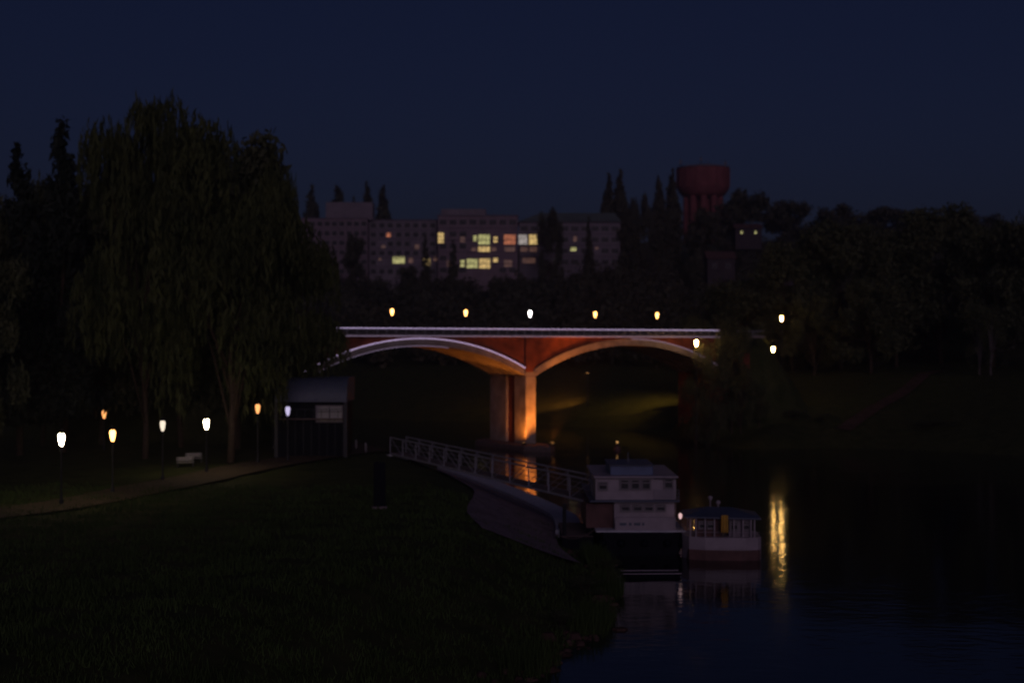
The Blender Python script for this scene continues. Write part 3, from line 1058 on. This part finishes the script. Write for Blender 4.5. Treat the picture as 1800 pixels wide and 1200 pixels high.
for k, (a, b) in enumerate(((1088, 1100), (1104, 1109), (1113, 1124), (1127, 1131))):
    MB().box((u(a), -.712, v_(921)), (u(b), -.704, v_(916))).build('faded_mark', M['roofb'], hb)
lg = empty('deck_lamp', (X1 + u(1195), D1 - .3, v_(905)), 0, 'small pinkish lamp at the right corner of the houseboat', 'lamp')
MB().lathe([(.05, -.25), (.12, -.1), (.14, .08), (.05, .2)], 8).build('bulb_cover', emit('lamp_pink', (1, .62, .62), .8), lg, True)
MB().tube([(0, .02, -.25), (0, .02, -1.0)], .03, 5).build('bracket', M['iron'], lg)

# second boat: open-sided canopy boat
D2, s2 = boatspace(1268, 984)
X2 = (1268 - 900) * s2
c2 = 1268
cb = empty('canopy_boat', (X2, D2, 0), R(-4), 'smaller white boat with a low peaked canopy right of the houseboat', 'boat')


def uu(px): return (px - c2) * s2
def vv(py): return (984 - py) * s2


hl = []
for x, w0, zz in ((uu(1202), .5, .15), (uu(1212), 1.5, 0), (uu(1240), 1.9, 0), (uu(1310), 1.9, 0), (uu(1332), 1.6, 0), (uu(1338), 1.3, .1)):
    hl.append([(x, 1.9 - w0, -.4 + zz), (x, 1.9 + w0, -.4 + zz), (x, 1.9 + w0 * 1.08, vv(962)), (x, 1.9 + w0 * 1.08, vv(944)), (x, 1.9 - w0 * 1.08, vv(944)), (x, 1.9 - w0 * 1.08, vv(962))])
MB().rings(hl).build('hull', M['white'], cb)
hl2 = []
for x, w0 in ((uu(1204), .56), (uu(1212), 1.66), (uu(1240), 2.09), (uu(1310), 2.09), (uu(1332), 1.77), (uu(1337), 1.45)):
    hl2.append([(x, 1.9 - w0, -.3), (x, 1.9 + w0, -.3), (x, 1.9 + w0, vv(966)), (x, 1.9 - w0, vv(966))])
MB().rings(hl2).build('hull_stripe', M['redbr'], cb)
pm = MB().box((-.045, -.045, vv(944)), (.045, .045, vv(909))).mesh('canopy_post', M['white'])
for px in (1214, 1224, 1240, 1256, 1290, 1306, 1320, 1326):
    link('canopy_post', pm, cb, (uu(px), .15, 0))
    link('canopy_post', pm, cb, (uu(px), 3.6, 0))
MB().box((uu(1226), .5, vv(944)), (uu(1270), 3.3, vv(911))).build('cabin', M['redbr'], cb)
MB().box((uu(1282), .5, vv(944)), (uu(1322), 3.3, vv(911))).build('fore_cabin', M['plaster2'], cb)
for px in (1291, 1312):
    window(cb, uu(px), .5, vv(925), 10 * s2, 11 * s2)
for px in (1236, 1250):
    window(cb, uu(px), .5, vv(924), 10 * s2, 9 * s2)
e0, e1 = uu(1203), uu(1337)
MB().add([(e0, -.15, vv(910)), (e1, -.15, vv(912)), (e1, 4, vv(912)), (e0, 4, vv(910)), (uu(1248), 1.9, vv(895)), (uu(1290), 1.9, vv(896)),
          (e0, -.15, vv(907.5)), (e1, -.15, vv(909.5)), (e1, 4, vv(909.5)), (e0, 4, vv(907.5))],
         [(3, 2, 1, 0), (0, 1, 7, 6), (1, 2, 8, 7), (2, 3, 9, 8), (3, 0, 6, 9), (6, 7, 5, 4), (7, 8, 5), (8, 9, 4, 5), (9, 6, 4)]).build('canopy', M['roofb'], cb)
for px, top in ((1252, 876), (1266, 884)):
    MB().lathe([(.06, vv(897)), (.06, vv(top + 8)), (.15, vv(top + 6)), (.17, vv(top + 2)), (.07, vv(top))], 10, (uu(px), 1.9, 0)).build('roof_vent', M['white'], cb, True)
MB().tube([(uu(1205), .0, vv(935)), (uu(1335), .0, vv(935))], .02, 5).build('guard_rail', M['white'], cb)
yc = empty('hanging_cloth', at(1274, 905, D2 - .5), 0, 'orange-yellow cloth hanging under the canopy of the smaller boat', 'cloth')
cl = MB()
rr = []
for i in range(9):
    x = (i / 8 - .5) * .5
    rr.append((x, .06 * math.sin(i * 1.7)))
vs = [(x, y, 0) for x, y in rr] + [(x * 1.1, y * 1.6, -1.25) for x, y in rr]
vs += [(x, y + .02, 0) for x, y in rr] + [(x * 1.1, y * 1.6 + .02, -1.25) for x, y in rr]
fs = [(i, i + 9, i + 10, i + 1) for i in range(8)] + [(i + 18, i + 19, i + 28, i + 27) for i in range(8)]
cl.add(vs, fs).build('cloth', M['yel'], yc)

mr_ = empty('mooring_rope', at(1046, 930, D1 - .2), 0, 'slack mooring rope from the houseboat to the bank', 'rope')
o0 = Vector((0, 0, 0)); o1 = Vector((3.4 - at(1046, 930, D1).x, 1.5, 1.2 - at(1046, 930, D1).z))
MB().tube([o0.lerp(o1, i / 8) - Vector((0, 0, .5 * math.sin(math.pi * i / 8))) for i in range(9)], .03, 5).build('rope', M['dock'], mr_)

# low punt lying in front of the houseboat
D3, s3 = boatspace(1145, 1012)
pu = empty('punt', ((1144 - 900) * s3, D3, 0), R(2), 'low dark flat punt with a pale rim floating in front of the houseboat', 'punt')
hl = []
for x, w0, z0 in ((-2.0, .4, .12), (-1.5, .6, -.15), (1.5, .6, -.15), (2.0, .4, .12)):
    hl.append([(x, -w0, z0), (x, w0, z0), (x, w0 + .08, .26), (x, -w0 - .08, .26)])
MB().rings(hl).build('hull', M['hull'], pu)
MB().bev((-2.0, -.72, .26), (2.0, -.62, .31), .02).bev((-2.0, .62, .26), (2.0, .72, .31), .02).build('rim', M['white'], pu)
for x in (-.8, .7): MB().box((x, -.62, .2), (x + .22, .62, .24)).build('thwart', M['dock'], pu)

# floating pontoon between the gangway and houseboat
po = empty('pontoon', (X1 + u(1040), D1 + 4, 0), 0, 'dark floating pontoon under the lower end of the gangway', 'pontoon')
MB().bev((-2.2, -3, -.3), (.2, 5, 1.1), .06).build('float', M['hull'], po)
for i in range(10):
    MB().box((-2.2, -3 + i * .8, 1.102), (.2, -3 + i * .8 + .74, 1.16)).build('plank', M['dock'], po)
for k in (-2.0, 0):
    MB().tube([(k, -2.8, -2), (k, -2.8, 3.6)], .14, 8).build('mooring_pile', M['iron'], po)

# ------------------------------------------------------------------ gangway
GA = at(686, 797, 146)
GBp = at(1041, 884, 106)
gd = (GBp - GA)
L = math.hypot(gd.x, gd.y)
gw = empty('gangway', GA, math.atan2(gd.y, gd.x), 'long pale steel truss gangway from the bank down to the houseboat', 'gangway')
slope = gd.z / L
HT = 1.75


def gz(x): return x * slope


NP = 12
for w in (0, 1.8):
    MB().tube([(0, w, 0), (L, w, gz(L))], .10, 6).build('bottom_chord', M['steel'], gw)
    MB().tube([(0, w, HT), (L, w, gz(L) + HT)], .08, 6).build('top_chord', M['steel'], gw)
    MB().tube([(0, w, HT * .55), (L, w, gz(L) + HT * .55)], .025, 5).build('mid_rail', M['steel'], gw)
    for i in range(NP + 1):
        x = L * i / NP
        MB().tube([(x, w, gz(x)), (x, w, gz(x) + HT)], .055, 6).build('truss_post', M['steel'], gw)
        if i < NP:
            x2 = L * (i + 1) / NP
            a, b = ((x, w, gz(x) + HT), (x2, w, gz(x2))) if i < NP / 2 else ((x, w, gz(x)), (x2, w, gz(x2) + HT))
            MB().tube([a, b], .035, 5).build('truss_diagonal', M['steel'], gw)
MB().add([(0, .1, .1), (L, .1, gz(L) + .1), (L, 1.7, gz(L) + .1), (0, 1.7, .1), (0, .1, .02), (L, .1, gz(L) + .02), (L, 1.7, gz(L) + .02), (0, 1.7, .02)],
         [(0, 1, 2, 3), (7, 6, 5, 4), (0, 4, 5, 1), (3, 2, 6, 7), (0, 3, 7, 4), (1, 5, 6, 2)]).build('walkway', M['dock'], gw)
g0 = hz(GA.x, GA.y)
MB().box((-.5, -.3, -(GA.z - g0) - .5), (.3, 2.1, -.12)).build('abutment_block', M['kerb'], gw)

# dark blue pylon on the grass
q = at(667, 893, 100)
D = (H - 4.0) * F / (893 - HZ)
q = at(667, 893, D)
py = empty('information_pillar', (q.x, q.y, hz(q.x, q.y)), R(10), 'dark blue upright pillar on the grass below the gangway', 'pillar')
MB().bev((-.42, -.18, .15), (.42, .18, 3.3), .04).build('panel', M['hull'], py)
MB().bev((-.55, -.3, -.2), (.55, .3, .15), .03).build('base', M['stone'], py)

# ------------------------------------------------------------------ boathouse, pavilion, small street furniture
DK = 141.0
sk = DK / F
X0, X1k = (486 - 900) * sk, (609 - 900) * sk
gk = hz((X0 + X1k) / 2, DK)
cx = (X0 + X1k) / 2
kh = empty('boathouse', (cx, DK, gk), 0, 'dark two-storey boathouse with a curved blue-grey roof left of the gangway', 'boathouse')
hw = (X1k - X0) / 2
zr = H + (HZ - 706) * sk - gk
zt = H + (HZ - 664) * sk - gk
MB().box((-hw + .1, 0, -.5), (hw - .1, 6, zr)).build('wall', M['hull'], kh)
for k in range(9):
    MB().box((-hw + .3 + k * .82, -.03, -.4), (-hw + .34 + k * .82, -.002, 3.88)).build('wall_batten', M['iron'], kh)
rf = []
for i in range(13):
    a = math.pi / 2 * i / 12
    rf.append((-.5 + 3.4 * (1 - math.cos(a)) * .5, zr + (zt - zr) * math.sin(a)))
prof = [(y, z) for y, z in rf] + [(6.5, zt), (6.5, zr)]
MB().rings([[(-hw - .1, y, z) for y, z in prof], [(hw + .1, y, z) for y, z in prof]]).build('roof', M['roofb'], kh)
window(kh, (579 - 900) * sk - cx, 0, H + (HZ - 727) * sk - gk, 44 * sk, 26 * sk, 'win_d2')
for k in (-hw + .05, hw - .05):
    MB().box((k - .18, -.5, -.5), (k + .18, -.02, zr)).build('corner_post', M['iron'], kh)
MB().box((-hw + .5, -.9, 3.9), (hw - .3, -.02, 4.02)).build('balcony', M['dock'], kh)
for k in range(8):
    MB().box((-hw + .5 + k * .85, -.9, 4.02), (-hw + .54 + k * .85, -.86, 4.95)).build('balcony_post', M['iron'], kh)
MB().box((-hw + .5, -.92, 4.95), (hw - .3, -.85, 5.0)).build('balcony_rail', M['iron'], kh)

DPv = 178.0
q = at(293, 760, DPv)
g = hz(q.x, q.y)
pv = empty('pavilion', (q.x, q.y, g), 0, 'dim warm-walled pavilion with columns under the willows', 'pavilion')
MB().box((-3.6, 1.4, -3), (3.6, 7, 4.2)).build('wall', M['plaster'], pv)
MB().add([(-4, -.4, 4.2), (4, -.4, 4.2), (4, 7.4, 4.2), (-4, 7.4, 4.2), (-2.5, 3.5, 5.6), (2.5, 3.5, 5.6)], [(0, 1, 5, 4), (1, 2, 5), (2, 3, 4, 5), (3, 0, 4), (3, 2, 1, 0)]).build('roof', M['redbr'], pv)
for x in (-3.3, -1.2, 1.2, 3.3):
    MB().lathe([(.22, -3), (.22, .2), (.17, .4), (.15, 3.9), (.22, 4.2)], 12, (x, 0, 0)).build('column', M['white'], pv, True)
for x in (-2.4, 2.4): window(pv, x, 1.4, 2.2, 1.1, 1.5)
MB().box((-.55, 1.3, 0), (.55, 1.39, 2.4)).build('door', M['redbr'], pv)

for px, D, lb in [(326, 129, 'white slatted bench nearest the lit path below the pavilion'), (341, 133, 'white slatted bench just behind the other one')]:
    x = (px - 900) / F * D
    b = empty('park_bench', (x, D, hz(x, D)), R(20), lb, 'bench', 'white benches')
    for k in range(4): MB().bev((-.8, -.25 + k * .12, .43), (.8, -.16 + k * .12, .46), .01).build('seat_slat', M['bench'], b)
    for k in range(3): MB().bev((-.8, .26, .58 + k * .13), (.8, .29, .67 + k * .13), .01).build('back_slat', M['bench'], b)
    for k in (-.7, .7):
        MB().box((k - .03, -.25, -.1), (k + .03, -.19, .43)).box((k - .03, .2, -.1), (k + .03, .26, .97)).box((k - .03, -.25, .38), (k + .03, .26, .43)).build('leg', M['iron'], b)
for px, py, lb in [(609, 772, 'left white bollard right of the boathouse'), (626, 766, 'middle white bollard right of the boathouse'), (643, 773, 'right white bollard right of the boathouse')]:
    D = (H - 4) * F / (py + 22 - HZ)
    x = (px - 900) / F * D
    g = hz(x, D)
    b = empty('bollard', (x, D, g), 0, lb, 'bollard', 'white bollards')
    MB().lathe([(.10, -.2), (.10, 1.0), (.08, 1.08)], 10).build('post', M['bench'], b, True)
    MB().lathe([(.12, 1.08), (.13, 1.16), (.05, 1.24)], 10).build('cap', M['iron'], b, True)
# buoy with a light beyond the boats
bu = empty('buoy', at(1085, 790 + 0, 203.5), 0, 'tiny buoy with a warm light on the water right of the pier', 'buoy')
bu.location.z = 0
MB().lathe([(.3, -.3), (.55, 0), (.5, .35), (.12, .6), (.1, 1.0)], 12).build('float', M['redbr'], bu, True)
MB().lathe([(.06, 1.0), (.13, 1.08), (.13, 1.22), (.04, 1.3)], 8).build('light', emit('buoy_light', (1, .5, .15), .8), bu, True)

# ------------------------------------------------------------------ grass
N = 110000
D = 44 + 70 * rng.uniform(0, 1, N) ** 1.3
px = rng.uniform(-60, 1120, N)
x = (px - 900) / F * D
dl = inland(np.stack([x, D], 1), LPOLY, LEFT)
keep = (dl > .4) & (noise2(x * 3.1, D * 3.1, .35) + .6 * noise2(x * 9, D * 9, .31) + rng.uniform(-.5, .5, N) > -.25)
x, D = x[keep], D[keep]
z = height(x, D)
N = len(x)
an = rng.uniform(0, 6.28, N)
hh = rng.uniform(.08, .30, N) * (1 + .8 * np.clip(noise2(x * 2, D * 2, .4), 0, 1))
w = rng.uniform(.02, .05, N)
dx, dy = np.cos(an), np.sin(an)
lean = rng.uniform(-.15, .15, (N, 2))
v = np.stack([np.stack([x - dx * w, D - dy * w, z - .05], 1), np.stack([x + dx * w, D + dy * w, z - .05], 1),
              np.stack([x + dx * w * .3 + lean[:, 0], D + dy * w * .3 + lean[:, 1], z + hh], 1),
              np.stack([x - dx * w * .3 + lean[:, 0], D - dy * w * .3 + lean[:, 1], z + hh], 1)], 1).reshape(-1, 3)
tag(link('grass', np_mesh('grass', v, np.arange(len(v)).reshape(-1, 4), M['blade'])), 'dark grass of the left river bank', 'grass', kind='stuff')

# stones and reeds where the grass meets the water
g = np.random.default_rng(21)
near = dense(LEFT[3:9], 30)
rk = MB()
for i in range(300):
    p = near[int(g.integers(0, len(near)))]
    x, y = p.x + g.normal() * .7 - .2, p.y + g.normal() * .9
    q = g.uniform(.08, .32) * (1 if g.uniform() < .85 else 1.9)
    z = max(hz(x, y), -.25)
    sq = g.uniform(.7, 1.3, 3)
    rot = g.uniform(0, 6.28)
    vs = []
    for lv, rr in ((-.6, .8), (.1, 1.0), (.55, .55)):
        for k in range(6):
            a = rot + k * 1.047
            rj = rr * g.uniform(.8, 1.15)
            vs.append((x + q * sq[0] * rj * math.cos(a), y + q * sq[1] * rj * math.sin(a), z + q * sq[2] * lv))
    fs = [(k, (k + 1) % 6, 6 + (k + 1) % 6, 6 + k) for k in range(6)] + [(6 + k, 6 + (k + 1) % 6, 12 + (k + 1) % 6, 12 + k) for k in range(6)] + [tuple(range(12, 18))]
    rk.add(vs, fs)
rk.build('shore_stones', M['earth'], kind='stuff', label='loose stones along the waterline of the near bank')
nr_ = 9000
ii = g.integers(0, len(near), nr_)
cl_ = np.sin(ii * .21) + .6 * np.sin(ii * .53 + 1)
ii = ii[cl_ > .1]
nr_ = len(ii)
x = np.array([near[i].x for i in ii]) - g.uniform(-.3, 1.5, nr_)
y = np.array([near[i].y for i in ii]) + g.normal(size=nr_) * .5
z = np.maximum(height(x, y), -.1)
an = g.uniform(0, 6.28, nr_)
dx, dy = np.cos(an) * .02, np.sin(an) * .02
hh = g.uniform(.5, 1.5, nr_)
ln_ = g.normal(size=(nr_, 2)) * .18
v = np.stack([np.stack([x - dx, y - dy, z], 1), np.stack([x + dx, y + dy, z], 1),
              np.stack([x + dx * .3 + ln_[:, 0], y + dy * .3 + ln_[:, 1], z + hh], 1),
              np.stack([x - dx * .3 + ln_[:, 0], y - dy * .3 + ln_[:, 1], z + hh], 1)], 1).reshape(-1, 3)
tag(link('reeds', np_mesh('reeds', v, np.arange(len(v)).reshape(-1, 4), M['blade'])), 'clumps of reeds along the near waterline', kind='stuff')

# ------------------------------------------------------------------ thin night haze
hm = bpy.data.materials.new('haze')
hm.use_nodes = True
hn = hm.node_tree.nodes
hn.remove(hn['Principled BSDF'])
pv_ = hn.new('ShaderNodeVolumePrincipled')
pv_.inputs['Color'].default_value = (.8, .78, .8, 1)
pv_.inputs['Density'].default_value = 0.00042
pv_.inputs['Anisotropy'].default_value = 0.55
hm.node_tree.links.new(pv_.outputs[0], hn['Material Output'].inputs['Volume'])
MB().box((-1520, -320, -4.5), (1520, 1520, 112)).build('haze', hm, kind='stuff', label='thin night haze over the river valley')
